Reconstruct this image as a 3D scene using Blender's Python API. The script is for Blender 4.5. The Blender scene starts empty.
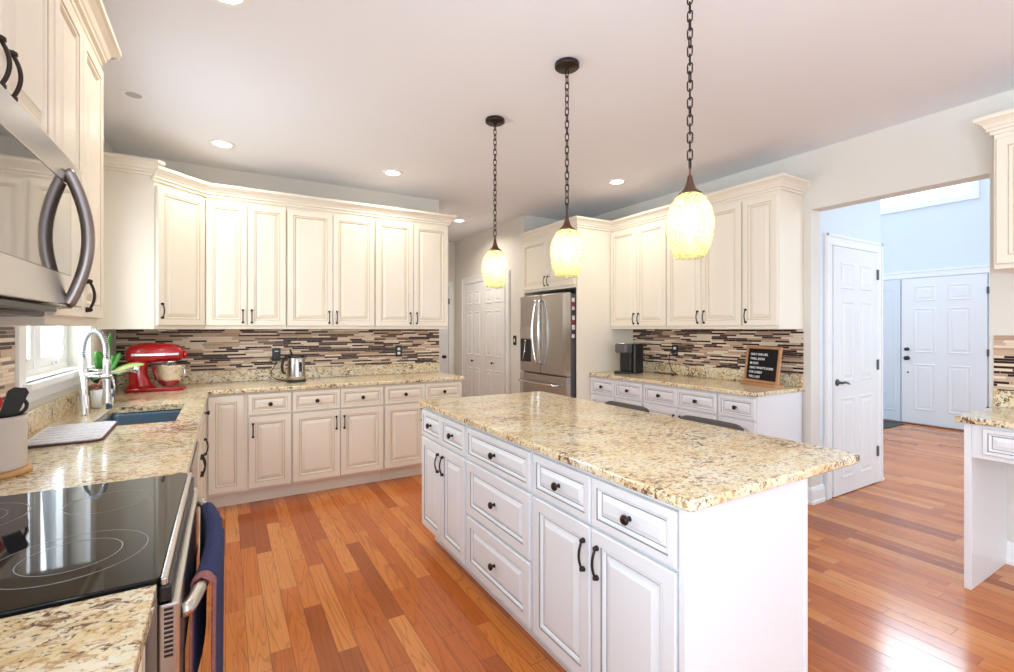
import bpy, bmesh, math, random
from math import pi, sin, cos, radians as R
from mathutils import Vector, Matrix
random.seed(7)
SC = bpy.context.scene
COL = SC.collection

def s2l(v):
    v /= 255.0
    return v / 12.92 if v <= .04045 else ((v + .055) / 1.055) ** 2.4
def rgb(r, g, b): return (s2l(r), s2l(g), s2l(b), 1.0)

# ------------------------------------------------------------------ camera
F_PX, CAM_Z, YAW, HORIZON = 476.1, 1.374, 30.62, 328.9
cd = bpy.data.cameras.new('camera'); cam = bpy.data.objects.new('camera', cd); COL.objects.link(cam)
cd.sensor_fit = 'HORIZONTAL'; cd.sensor_width = 36.0; cd.lens = F_PX / 1014 * 36.0
cd.shift_y = -(336 - HORIZON) / 1014; cd.clip_start = .02
cam.location = (0, 0, CAM_Z); cam.rotation_euler = (pi / 2, 0, R(-YAW))
SC.camera = cam
# ------------------------------------------------------------------ world, exposure
W = bpy.data.worlds.new('daylight'); SC.world = W; W.use_nodes = True
bg = W.node_tree.nodes['Background']
bg.inputs[0].default_value = (.78, .90, 1.0, 1); bg.inputs[1].default_value = 1.7
vs = SC.view_settings
vs.view_transform = 'Standard'; vs.look = 'None'; vs.exposure = 0.08; vs.gamma = 1.0; vs.use_curve_mapping = False
# ------------------------------------------------------------------ daylight at the sink and foyer windows, plus added fill lights
def area(name, loc, direction, sx, sy, watts, col):
    d = bpy.data.lights.new(name, 'AREA'); d.shape = 'RECTANGLE'; d.size = sx; d.size_y = sy
    d.energy = watts; d.color = col
    o = bpy.data.objects.new(name, d); COL.objects.link(o); o.location = loc
    o.rotation_euler = Vector(direction).to_track_quat('-Z', 'Y').to_euler()
    return o
area('added_fill_rear', (1.6, -6.4, 1.35), (0, 1, .8), 4.0, 2.2, 105, (.78, .89, 1.0))  # added fill from behind the camera; the doors there are invented
area('added_fill_left', (-.80, -.72, 1.45), (1, -.1, .8), 1.7, 1.7, 140, (.74, .87, 1.0))  # added fill to brighten the island front; its window is invented
area('daylight_sink_window', (-1.0, 3.36, 1.66), (1, -.1, -.05), 1.1, .95, 34, (.82, .92, 1.0))
area('daylight_foyer_window', (8.85, 3.2, 3.95), (-1, 0, -.12), 1.9, 1.5, 190, (.74, .88, 1.0))
area('added_fill_foyer', (6.4, -1.57, 2.2), (0, 1, 0), 2.6, 2.6, 84, (.76, .89, 1.0))  # added fill for the pantry door side; the near wall has no window

# ------------------------------------------------------------------ materials
def mat(name, col=(.8, .8, .8, 1), rough=.5, metal=0, coat=0, spec=.5):
    m = bpy.data.materials.new(name); m.use_nodes = True
    b = m.node_tree.nodes['Principled BSDF']
    b.inputs['Base Color'].default_value = col; b.inputs['Roughness'].default_value = rough
    b.inputs['Metallic'].default_value = metal; b.inputs['Coat Weight'].default_value = coat
    b.inputs['Specular IOR Level'].default_value = spec
    return m
class NT:
    def __init__(s, m): s.t = m.node_tree; s.b = s.t.nodes['Principled BSDF']
    def n(s, typ, **kw):
        nd = s.t.nodes.new(typ)
        for k, v in kw.items(): setattr(nd, k, v)
        return nd
    def l(s, a, b): s.t.links.new(a, b)
    def val(s, x, inp):
        if hasattr(x, 'links') or hasattr(x, 'is_output'): s.l(x, inp)
        else: inp.default_value = x
    def math(s, op, a, b=0.0, c=None, clamp=False):
        nd = s.n('ShaderNodeMath', operation=op, use_clamp=clamp)
        s.val(a, nd.inputs[0]); s.val(b, nd.inputs[1])
        if c is not None: s.val(c, nd.inputs[2])
        return nd.outputs[0]
    def ramp(s, fac, stops, interp='LINEAR'):
        nd = s.n('ShaderNodeValToRGB'); cr = nd.color_ramp; cr.interpolation = interp
        while len(cr.elements) < len(stops): cr.elements.new(.5)
        for e, (p, c) in zip(cr.elements, stops): e.position = p; e.color = c
        s.l(fac, nd.inputs[0]); return nd.outputs[0]
    def mix(s, fac, a, b, blend='MIX'):
        nd = s.n('ShaderNodeMix', data_type='RGBA', blend_type=blend)
        s.val(fac, nd.inputs[0]); s.val(a, nd.inputs[6]); s.val(b, nd.inputs[7]); return nd.outputs[2]
    def noise(s, vec, scale, detail=2, rough=.5, dist=0):
        nd = s.n('ShaderNodeTexNoise'); nd.inputs['Scale'].default_value = scale
        nd.inputs['Detail'].default_value = detail; nd.inputs['Roughness'].default_value = rough
        nd.inputs['Distortion'].default_value = dist
        if vec is not None: s.l(vec, nd.inputs['Vector'])
        return nd.outputs['Fac']
    def bump(s, h, strength, dist=.002):
        nd = s.n('ShaderNodeBump'); nd.inputs['Strength'].default_value = strength
        nd.inputs['Distance'].default_value = dist; s.l(h, nd.inputs['Height'])
        s.l(nd.outputs[0], s.b.inputs['Normal'])
    def pos(s): return s.n('ShaderNodeNewGeometry').outputs['Position']
    def scaled(s, vec, sc, rot=(0, 0, 0)):
        nd = s.n('ShaderNodeMapping'); nd.inputs['Scale'].default_value = sc
        nd.inputs['Rotation'].default_value = rot
        s.l(vec, nd.inputs['Vector']); return nd.outputs[0]

def paint(name, col, rough=.5, var=.02, scale=3, coat=0):
    m = mat(name, col, rough, coat=coat); t = NT(m)
    f = t.noise(t.pos(), scale, 3)
    d = tuple(c * (1 - var) for c in col[:3]) + (1,); u = tuple(min(1, c * (1 + var)) for c in col[:3]) + (1,)
    t.l(t.ramp(f, [(.3, d), (.7, u)]), t.b.inputs['Base Color'])
    return m

def granite_mat():
    m = mat('granite', rough=.13, coat=.15); t = NT(m); p = t.pos()
    pd = t.scaled(p, (1, 1.5, 1.2), (0, 0, .45))
    lo = t.noise(pd, 4.0, 4, .6, .6)
    base = t.ramp(lo, [(.28, rgb(216, 182, 130)), (.42, rgb(232, 210, 164)), (.55, rgb(238, 223, 186)), (.72, rgb(238, 232, 214))])
    g2 = t.noise(pd, 30, 3, .6, .4)
    base = t.mix(t.ramp(g2, [(.50, (0, 0, 0, 1)), (.64, (.7, .7, .7, 1))]), base, rgb(243, 236, 216))
    g3 = t.noise(pd, 46, 4, .65, .6)
    base = t.mix(t.ramp(g3, [(.515, (0, 0, 0, 1)), (.61, (.8, .8, .8, 1))]), base, rgb(188, 142, 88))
    g4 = t.noise(pd, 40, 4, .62, .8); clus = t.noise(pd, 2.8, 3, .55, .5)
    dk = t.math('ADD', g4, t.math('MULTIPLY', t.math('SUBTRACT', clus, .5), .50))
    base = t.mix(t.ramp(dk, [(.575, (0, 0, 0, 1)), (.645, (.95, .95, .95, 1))]), base, rgb(104, 66, 43))
    g5 = t.noise(p, 80, 3, .55, .3)
    base = t.mix(t.ramp(g5, [(.61, (0, 0, 0, 1)), (.66, (.9, .9, .9, 1))]), base, rgb(70, 58, 52))
    g6 = t.noise(t.scaled(p, (1.1, 1, 1.3)), 52, 3, .5, .4)
    base = t.mix(t.ramp(g6, [(.63, (0, 0, 0, 1)), (.70, (.6, .6, .6, 1))]), base, rgb(184, 176, 160))
    t.l(base, t.b.inputs['Base Color'])
    return m

def tile_mat():
    m = mat('mosaic_tile', rough=.3, spec=.25); t = NT(m)
    sx = t.n('ShaderNodeSeparateXYZ'); t.l(t.pos(), sx.inputs[0])
    u = t.math('ADD', sx.outputs[0], sx.outputs[1]); v = sx.outputs[2]
    H = .0152
    vr = t.math('DIVIDE', v, H); row = t.math('FLOOR', vr)
    wn = t.n('ShaderNodeTexWhiteNoise', noise_dimensions='1D'); t.l(row, wn.inputs['W'])
    ln = t.math('MULTIPLY_ADD', wn.outputs['Value'], .11, .085)
    ua = t.math('DIVIDE', t.math('ADD', u, t.math('MULTIPLY', wn.outputs['Value'], 37.3)), ln)
    cell = t.math('FLOOR', ua)
    cv = t.n('ShaderNodeCombineXYZ'); t.l(cell, cv.inputs[0]); t.l(row, cv.inputs[1])
    w2 = t.n('ShaderNodeTexWhiteNoise', noise_dimensions='2D'); t.l(cv.outputs[0], w2.inputs['Vector'])
    colr = t.ramp(w2.outputs['Value'], [(0, rgb(50, 28, 26)), (.28, rgb(78, 52, 47)), (.40, rgb(130, 104, 94)), (.46, rgb(236, 216, 194)),
        (.56, rgb(206, 178, 152)), (.74, rgb(238, 220, 198)), (.88, rgb(190, 158, 132))], 'CONSTANT')
    fu = t.math('FRACT', ua); fv = t.math('FRACT', vr)
    eu = t.math('MULTIPLY', t.math('MINIMUM', fu, t.math('SUBTRACT', 1.0, fu)), ln)
    ev = t.math('MULTIPLY', t.math('MINIMUM', fv, t.math('SUBTRACT', 1.0, fv)), H)
    e = t.math('MINIMUM', eu, ev)
    g = t.math('LESS_THAN', e, .0009)
    t.l(t.mix(g, colr, rgb(206, 188, 168)), t.b.inputs['Base Color'])
    t.l(t.math('MULTIPLY_ADD', g, .4, .30), t.b.inputs['Roughness'])
    t.bump(t.math('MINIMUM', e, .0025), .6, 1.0)
    return m

def floor_mat():
    m = mat('oak_floor', rough=.2, coat=0, spec=.45); t = NT(m)
    t.b.inputs['Coat Roughness'].default_value = .12
    sx = t.n('ShaderNodeSeparateXYZ'); t.l(t.pos(), sx.inputs[0])
    Wd = .0826
    xr = t.math('DIVIDE', sx.outputs[0], Wd); row = t.math('FLOOR', xr)
    wn = t.n('ShaderNodeTexWhiteNoise', noise_dimensions='1D'); t.l(row, wn.inputs['W'])
    ln = t.math('MULTIPLY_ADD', wn.outputs['Value'], .55, .55)
    ya = t.math('DIVIDE', t.math('ADD', sx.outputs[1], t.math('MULTIPLY', wn.outputs['Value'], 53.7)), ln)
    cell = t.math('FLOOR', ya)
    cv = t.n('ShaderNodeCombineXYZ'); t.l(cell, cv.inputs[0]); t.l(row, cv.inputs[1])
    w2 = t.n('ShaderNodeTexWhiteNoise', noise_dimensions='2D'); t.l(cv.outputs[0], w2.inputs['Vector'])
    tone = w2.outputs['Value']
    base = t.ramp(tone, [(0, rgb(166, 86, 38)), (.2, rgb(190, 102, 44)), (.5, rgb(206, 118, 52)), (.8, rgb(216, 132, 64)), (1, rgb(224, 150, 86))])
    # grain: stretched noise, shifted per plank
    off = t.n('ShaderNodeCombineXYZ'); t.l(t.math('MULTIPLY', tone, 31.0), off.inputs[0]); t.l(t.math('MULTIPLY', tone, 17.0), off.inputs[1])
    va = t.n('ShaderNodeVectorMath', operation='ADD'); t.l(t.pos(), va.inputs[0]); t.l(off.outputs[0], va.inputs[1])
    grain = t.noise(t.scaled(va.outputs[0], (60, 2.2, 1)), 1.0, 5, .7, .6)
    fig = t.noise(t.scaled(va.outputs[0], (9.5, .75, 1)), 1.0, 2, .45, .5)
    band = t.math('FRACT', t.math('MULTIPLY', fig, 15.0))
    gr = t.ramp(grain, [(.30, (.62, .50, .42, 1)), (.48, (1, 1, 1, 1)), (.75, (1.1, 1.08, 1.04, 1))])
    col = t.mix(.6, base, gr, 'MULTIPLY')
    line = t.ramp(band, [(0, (.85, .85, .85, 1)), (.22, (0, 0, 0, 1)), (.86, (0, 0, 0, 1)), (1, (.85, .85, .85, 1))])
    col = t.mix(t.math('MULTIPLY', line, .45), col, rgb(134, 66, 26))
    fx = t.math('FRACT', xr); fy = t.math('FRACT', ya)
    ex = t.math('MULTIPLY', t.math('MINIMUM', fx, t.math('SUBTRACT', 1.0, fx)), Wd)
    ey = t.math('MULTIPLY', t.math('MINIMUM', fy, t.math('SUBTRACT', 1.0, fy)), ln)
    e = t.math('MINIMUM', ex, ey)
    g = t.math('LESS_THAN', e, .0011)
    t.l(t.mix(t.math('MULTIPLY', g, .75), col, rgb(84, 40, 20)), t.b.inputs['Base Color'])
    t.l(t.math('MULTIPLY_ADD', grain, .10, .13), t.b.inputs['Roughness'])
    t.bump(t.math('MINIMUM', e, .0015), .35, .6)
    return m

def steel_mat(name, col, rough, stretch=(2, 2, 90)):
    m = mat(name, col, rough, 1.0); t = NT(m)
    f = t.noise(t.scaled(t.pos(), stretch), 3, 3)
    t.l(t.math('MULTIPLY_ADD', f, .06, rough - .03), t.b.inputs['Roughness'])
    return m

def pendant_glass():
    m = bpy.data.materials.new('crackled_amber_glass'); m.use_nodes = True
    t = NT(m); nt = m.node_tree; out = nt.nodes['Material Output']; nt.nodes.remove(t.b)
    v = t.n('ShaderNodeTexVoronoi', feature='DISTANCE_TO_EDGE'); v.inputs['Scale'].default_value = 46
    tc = t.n('ShaderNodeTexCoord'); t.l(tc.outputs['Object'], v.inputs['Vector'])
    line = t.ramp(v.outputs['Distance'], [(.03, (1, 1, 1, 1)), (.12, (0, 0, 0, 1))])
    bp = t.n('ShaderNodeBump'); bp.inputs['Strength'].default_value = .6; bp.inputs['Distance'].default_value = .003
    t.l(v.outputs['Distance'], bp.inputs['Height'])
    tr = t.n('ShaderNodeBsdfTransparent'); tr.inputs[0].default_value = (1.0, .98, .84, 1)
    tl = t.n('ShaderNodeBsdfTranslucent'); tl.inputs[0].default_value = (.95, .94, .62, 1)
    df = t.n('ShaderNodeBsdfDiffuse'); df.inputs[0].default_value = (.95, .92, .58, 1)
    gl = t.n('ShaderNodeBsdfGlossy'); gl.inputs['Roughness'].default_value = .12
    for nd in (tl, df, gl): t.l(bp.outputs[0], nd.inputs['Normal'])
    a = t.n('ShaderNodeMixShader'); a.inputs[0].default_value = .25; t.l(tl.outputs[0], a.inputs[1]); t.l(df.outputs[0], a.inputs[2])
    b = t.n('ShaderNodeMixShader'); t.l(t.math('MULTIPLY_ADD', line, .62, .22), b.inputs[0]); t.l(tr.outputs[0], b.inputs[1]); t.l(a.outputs[0], b.inputs[2])
    lw = t.n('ShaderNodeLayerWeight'); lw.inputs[0].default_value = .5; t.l(bp.outputs[0], lw.inputs['Normal'])
    frf = t.math('MULTIPLY_ADD', t.math('POWER', lw.outputs['Facing'], 4.0), .35, .03)
    c = t.n('ShaderNodeMixShader'); t.l(frf, c.inputs[0]); t.l(b.outputs[0], c.inputs[1]); t.l(gl.outputs[0], c.inputs[2])
    t.l(c.outputs[0], out.inputs[0]); return m

def emit(name, col, strength):
    m = mat(name, col); b = m.node_tree.nodes['Principled BSDF']
    b.inputs['Emission Color'].default_value = col; b.inputs['Emission Strength'].default_value = strength
    return m
def clear_glass(name):
    m = bpy.data.materials.new(name); m.use_nodes = True; t = NT(m); nt = m.node_tree
    out = nt.nodes['Material Output']; nt.nodes.remove(t.b)
    tr = t.n('ShaderNodeBsdfTransparent'); gl = t.n('ShaderNodeBsdfGlossy'); gl.inputs['Roughness'].default_value = .02
    fr = t.n('ShaderNodeLayerWeight'); fr.inputs[0].default_value = .5; a = t.n('ShaderNodeMixShader')
    t.l(t.math('MULTIPLY_ADD', t.math('POWER', fr.outputs['Facing'], 5.0), .5, .03), a.inputs[0]); t.l(tr.outputs[0], a.inputs[1]); t.l(gl.outputs[0], a.inputs[2]); t.l(a.outputs[0], out.inputs[0])
    return m

CREAM = paint('cream_cabinet_paint', rgb(241, 232, 215), .38, .015, 2)
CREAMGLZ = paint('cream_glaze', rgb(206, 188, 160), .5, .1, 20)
WHITE = paint('white_cabinet_paint', rgb(234, 235, 238), .36, .012, 2)
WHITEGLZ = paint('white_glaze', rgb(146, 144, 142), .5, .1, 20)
WALL = paint('wall_paint', rgb(228, 223, 214), .7, .015, 1.2)
CEIL = paint('ceiling_paint', rgb(241, 242, 247), .8, .01, 1)  # slight blue in the white paint stands in for cool light
FOYER = paint('foyer_wall_paint', rgb(222, 230, 236), .7, .012, 1.2)
TRIM = paint('white_trim_paint', rgb(244, 244, 243), .4, .01, 2)
DOORW = paint('white_door_paint', rgb(240, 240, 240), .42, .01, 2)
GRANITE, TILE, FLOOR = granite_mat(), tile_mat(), floor_mat()
BRONZE = paint('oil_rubbed_bronze', rgb(52, 40, 36), .38, .15, 30); BRONZE.node_tree.nodes['Principled BSDF'].inputs['Metallic'].default_value = .6
RUST = paint('brown_bronze', rgb(96, 66, 50), .42, .15, 40); RUST.node_tree.nodes['Principled BSDF'].inputs['Metallic'].default_value = .5
STEEL = steel_mat('brushed_stainless', (.54, .51, .48, 1), .24)
STEELH = steel_mat('brushed_stainless_level', (.60, .58, .56, 1), .26, (2, 90, 2))
DSTEEL = steel_mat('dark_stainless', (.30, .27, .26, 1), .3)
CHROME = mat('satin_chrome', (.78, .80, .82, 1), .16, 1.0)
GREY = paint('grey_metal_paint', rgb(92, 88, 90), .45)
BLACK = paint('black_plastic', rgb(28, 27, 28), .35, .05, 30)
BLKGLASS = mat('black_glass', (.010, .010, .011, 1), .04, spec=.34)
MIRGLASS = mat('dark_mirror_glass', (.33, .31, .29, 1), .05, .9)
RINGM = paint('burner_print', rgb(150, 150, 155), .3)
PGLASS = pendant_glass(); PANE = clear_glass('window_pane')
BULB = emit('lit_bulb', (1, .90, .70, 1), 24)
LENS = emit('lit_downlight_lens', (1, .96, .9, 1), 7)
LENSOFF = paint('unlit_lens', rgb(236, 236, 236), .4)
LENSG = paint('unlit_lamp_face', rgb(176, 176, 180), .5)
RED = mat('red_enamel', rgb(178, 8, 24), .16, coat=.7)
NAVY = paint('navy_terry', rgb(38, 46, 88), .95, .35, 160)
NAVYT = paint('rust_towel_edge', rgb(150, 96, 92), .9, .2, 120)
STOOL = paint('stool_grey_leather', rgb(68, 62, 64), .42, .05, 20)
CERAM = paint('greige_stoneware', rgb(218, 206, 198), .35, .03, 12)
TANW = paint('tan_wood', rgb(202, 152, 98), .5, .12, 30)
OAKF = paint('oak_frame', rgb(190, 138, 98), .5, .1, 25)
FELT = paint('black_felt', rgb(20, 19, 22), .95, .2, 200)
LETTER = paint('white_letter_plastic', rgb(240, 240, 240), .5)
LEAF = paint('leaf_green', rgb(70, 150, 62), .35, .25, 14)
LEAFY = paint('leaf_yellow_green', rgb(176, 196, 120), .4, .2, 14)
POT = paint('charcoal_pot', rgb(74, 70, 68), .6)
MAT_ = paint('drying_mat_grey', rgb(214, 214, 220), .9, .12, 60)
MATB = paint('drying_mat_border', rgb(96, 66, 60), .9)
SINKM = mat('sink_steel', (.11, .18, .25, 1), .34, .85)  # dark blue puts the reflection into the stainless colour
BOWLM = mat('polished_bowl_steel', (.86, .85, .84, 1), .2, 1.0)
REDSP = paint('red_silicone', rgb(196, 28, 34), .4)
RUG = paint('dark_doormat', rgb(70, 78, 78), .95, .5, 60)
SOIL = paint('soil', rgb(60, 44, 34), .95, .3, 60)
PHOTO = [paint('magnet_red', rgb(150, 50, 50), .5, .4, 90), paint('magnet_white', rgb(226, 220, 216), .5, .3, 90), paint('magnet_dark', rgb(70, 50, 56), .5, .5, 90)]

# ------------------------------------------------------------------ mesh helpers
class MB:
    def __init__(s): s.bm = bmesh.new()
    def face(s, vs, m=0, smooth=False):
        try: f = s.bm.faces.new(vs)
        except ValueError: return None
        f.material_index = m; f.smooth = smooth; return f
    def V(s, co): return s.bm.verts.new(co)
    def box(s, x0, y0, z0, x1, y1, z1, b=0.0, m=0, seg=2):
        t = bmesh.new()
        bmesh.ops.create_cube(t, size=1, matrix=Matrix.Translation(((x0 + x1) / 2, (y0 + y1) / 2, (z0 + z1) / 2)) @ Matrix.Diagonal((x1 - x0, y1 - y0, z1 - z0, 1)))
        if b > 0: bmesh.ops.bevel(t, geom=t.edges[:], offset=b, segments=seg, affect='EDGES', profile=.5)
        s.merge(t, m, False); return s
    def merge(s, t, m=None, smooth=None):
        mp = {v: s.bm.verts.new(v.co) for v in t.verts}
        for f in t.faces: s.face([mp[v] for v in f.verts], f.material_index if m is None else m, f.smooth if smooth is None else smooth)
        t.free()
    def prism(s, poly, z0, z1, m=0, ch=0.0):      # poly counter-clockwise in xy; ch = chamfer
        n = len(poly)
        def ring(z, ins):
            out = []
            for i in range(n):
                p = Vector(poly[i]); a = (p - Vector(poly[i - 1])).normalized(); b = (Vector(poly[(i + 1) % n]) - p).normalized()
                na = Vector((-a.y, a.x)); nb = Vector((-b.y, b.x)); d = (na + nb); k = ins / max(.3, (1 + na.dot(nb)))
                q = p + d * k; out.append(s.V((q.x, q.y, z)))
            return out
        lv = [(z0, ch), (z0 + ch, 0), (z1 - ch, 0), (z1 - ch * .3, ch * .3), (z1, ch)] if ch else [(z0, 0), (z1, 0)]
        rs = [ring(*l) for l in lv]
        s.face(rs[0][::-1], m); s.face(rs[-1], m)
        for a, b in zip(rs, rs[1:]):
            for i in range(n): s.face([a[i], a[(i + 1) % n], b[(i + 1) % n], b[i]], m)
        return s
    def lathe(s, prof, c=(0, 0, 0), seg=24, m=0, M=None, smooth=True, sy=1.0):
        M = M or Matrix.Translation(c); rings = []
        for r, z in prof:
            if r < 1e-6: rings.append([s.V(M @ Vector((0, 0, z)))])
            else: rings.append([s.V(M @ Vector((r * cos(2 * pi * i / seg), sy * r * sin(2 * pi * i / seg), z))) for i in range(seg)])
        for a, b in zip(rings, rings[1:]):
            for i in range(seg):
                j = (i + 1) % seg
                q = [a[i] if len(a) > 1 else a[0], a[j] if len(a) > 1 else None, b[j] if len(b) > 1 else b[0], b[i] if len(b) > 1 else None]
                s.face([v for v in q if v], m, smooth)
        return s
    def tube(s, pts, r, seg=8, closed=False, m=0, cap=True, rs=None):
        pts = [Vector(p) for p in pts]; n = len(pts); rings = []
        up = None
        for i in range(n):
            if closed: d = pts[(i + 1) % n] - pts[i - 1]
            else: d = pts[min(i + 1, n - 1)] - pts[max(i - 1, 0)]
            d.normalize()
            if up is None:
                up = Vector((0, 0, 1)) if abs(d.z) < .9 else Vector((1, 0, 0))
            a = (up - d * up.dot(d)).normalized(); b = d.cross(a); up = a
            rr = rs[i] if rs else r
            rings.append([s.V(pts[i] + (a * cos(2 * pi * k / seg) + b * sin(2 * pi * k / seg)) * rr) for k in range(seg)])
        pr = list(zip(rings, rings[1:])) + ([(rings[-1], rings[0])] if closed else [])
        for a, b in pr:
            for k in range(seg): s.face([a[k], a[(k + 1) % seg], b[(k + 1) % seg], b[k]], m, True)
        if cap and not closed: s.face(rings[0][::-1], m); s.face(rings[-1], m)
        return s
    def rings(s, x0, z0, x1, z1, lv, back=None, flip=1):   # nested rectangles facing -y: lv = [(inset, y, material)]
        prev = None
        for ins, y, m in lv:
            cur = [s.V((x0 + ins, y, z0 + ins)), s.V((x1 - ins, y, z0 + ins)), s.V((x1 - ins, y, z1 - ins)), s.V((x0 + ins, y, z1 - ins))]
            if prev:
                for i in range(4): s.face([prev[i], prev[(i + 1) % 4], cur[(i + 1) % 4], cur[i]], m)
            prev = cur
        s.face(prev, lv[-1][2]); return s
    def loft(s, secs, m=0, smooth=True, cap=True):
        rs = [[s.V(p) for p in sec] for sec in secs]; n = len(rs[0])
        for a, b in zip(rs, rs[1:]):
            for i in range(n): s.face([a[i], a[(i + 1) % n], b[(i + 1) % n], b[i]], m, smooth)
        if cap: s.face(rs[0][::-1], m, smooth); s.face(rs[-1], m, smooth)
        return s
    def data(s, name, mats):
        bmesh.ops.recalc_face_normals(s.bm, faces=s.bm.faces[:])
        me = bpy.data.meshes.new(name); s.bm.to_mesh(me); s.bm.free()
        for k in (mats if isinstance(mats, (list, tuple)) else [mats]): me.materials.append(k)
        return me
    def obj(s, name, mats, parent=None, loc=(0, 0, 0), rot=(0, 0, 0)):
        return link(name, s.data(name, mats), parent, loc, rot)
def link(name, data, parent=None, loc=(0, 0, 0), rot=(0, 0, 0)):
    o = bpy.data.objects.new(name, data); COL.objects.link(o)
    o.parent = parent; o.location = loc; o.rotation_euler = rot; return o
def tag(o, label, cat, group=None):
    o['label'] = label; o['category'] = cat
    if group: o['group'] = group
    return o
def thing(name, label, cat, loc=(0, 0, 0), rz=0.0, group=None):
    o = bpy.data.objects.new(name, None); COL.objects.link(o); o.empty_display_size = .1
    o.location = loc; o.rotation_euler = (0, 0, rz); return tag(o, label, cat, group)
def struct(o): o['kind'] = 'structure'; return o
def sbox(name, m, *b, bev=0): return struct(MB().box(*b, b=bev).obj(name, m))
def rrect(x0, y0, x1, y1, r, seg=5):
    out = []
    for cx, cy, a0 in ((x1 - r, y1 - r, 0), (x0 + r, y1 - r, 90), (x0 + r, y0 + r, 180), (x1 - r, y0 + r, 270)):
        for k in range(seg + 1):
            a = R(a0 + 90 * k / seg); out.append((cx + r * cos(a), cy + r * sin(a)))
    return out

# ------------------------------------------------------------------ dimensions
XL, YB, XR = -.753, 4.823, 3.955          # inner faces of left, back and right walls
ZC, ZT = 2.77, .912                        # ceiling, worktop
TH = .032                                  # stone thickness
# ------------------------------------------------------------------ room shell
sbox('floor', FLOOR, -.95, -6.6, -.1, 9.0, 7.3, 0)
sbox('ceiling', CEIL, -.95, -6.6, ZC, 4.13, 7.3, ZC + .12)
sbox('ceiling_foyer', CEIL, 4.13, -1.7, 5.2, 9.0, 5.4, 5.3)
def wall_hole(name, m, axis, c0, c1, a0, a1, z0, z1, holes):
    """wall slab along an axis with rectangular holes (h0,h1,hz0,hz1)"""
    mb = MB(); cuts = sorted({a0, a1} | {h for q in holes for h in q[:2]})
    for p, q in zip(cuts, cuts[1:]):
        hs = [h for h in holes if h[0] <= p + 1e-6 and h[1] >= q - 1e-6]
        spans = [(z0, z1)] if not hs else [(z0, hs[0][2]), (hs[0][3], z1)]
        for u, v in spans:
            if v - u < 1e-4: continue
            if axis == 'y': mb.box(c0, p, u, c1, q, v)
            else: mb.box(p, c0, u, q, c1, v)
    return struct(mb.obj(name, m))
WIN = (2.80, 3.92, 1.14, 2.14)
wall_hole('wall_left', WALL, 'y', XL - .10, XL, -6.6, YB + .15, 0, ZC, [(-1.6, .16, .6, 2.3), WIN])  # hole behind the camera is unseen, added for the left fill light
sbox('wall_back', WALL, XL, YB, 0, 2.0, YB + .15, ZC)
sbox('wall_hall_left', WALL, 1.88, YB + .15, 0, 2.0, 6.98, ZC)
sbox('wall_hall_end', WALL, 1.88, 6.98, 0, 3.3, 7.1, ZC)
sbox('wall_hall_right', WALL, 3.16, 4.92, 0, 3.3, 6.98, ZC)
sbox('wall_alcove', WALL, 3.3, 4.92, 0, XR + .13, 5.05, ZC)
OPN = (.985, 2.0, 0, 2.31)
wall_hole('wall_right', WALL, 'y', XR, XR + .13, -6.6, 4.92, 0, ZC, [OPN])
sbox('wall_right_upper', FOYER, XR + .03, -1.7, ZC + .125, XR + .13, 5.2, 5.2)
sbox('wall_pantry', FOYER, XR + .132, 2.0, 0, 5.14, 5.05, 5.2)
wall_hole('wall_foyer_front', FOYER, 'y', 8.6, 8.75, -1.6, 5.2, 0, 5.2, [(2.33, 4.25, 3.2, 4.75)])
sbox('wall_foyer_far', FOYER, 5.14, 5.2, 0, 8.75, 5.32, 5.2)
sbox('wall_foyer_near', FOYER, XR + .13, -1.72, 0, 8.75, -1.6, 5.2)
wall_hole('wall_rear', WALL, 'x', -6.6, -6.45, XL, XR, 0, ZC, [(-.4, 3.6, .05, 2.5)])  # wide opening is unseen, added for the rear fill light
# foyer window
def frame_mb(mb, axis, c0, c1, a0, a1, z0, z1, w):
    for (p, q, u, v) in ((a0, a1, z0, z0 + w), (a0, a1, z1 - w, z1), (a0, a0 + w, z0 + w, z1 - w), (a1 - w, a1, z0 + w, z1 - w)):
        if axis == 'y': mb.box(c0, p, u, c1, q, v)
        else: mb.box(p, c0, u, q, c1, v)
mb = MB(); frame_mb(mb, 'y', 8.575, 8.60, 2.24, 4.34, 3.11, 4.84, .09); struct(mb.obj('trim_1', TRIM))
fw = MB(); frame_mb(fw, 'y', 8.64, 8.69, 2.332, 4.248, 3.202, 4.748, .04); fw = struct(fw.obj('window_2', TRIM))
MB().box(8.66, 2.37, 3.24, 8.665, 4.21, 4.71).obj('pane', PANE, fw)
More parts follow.
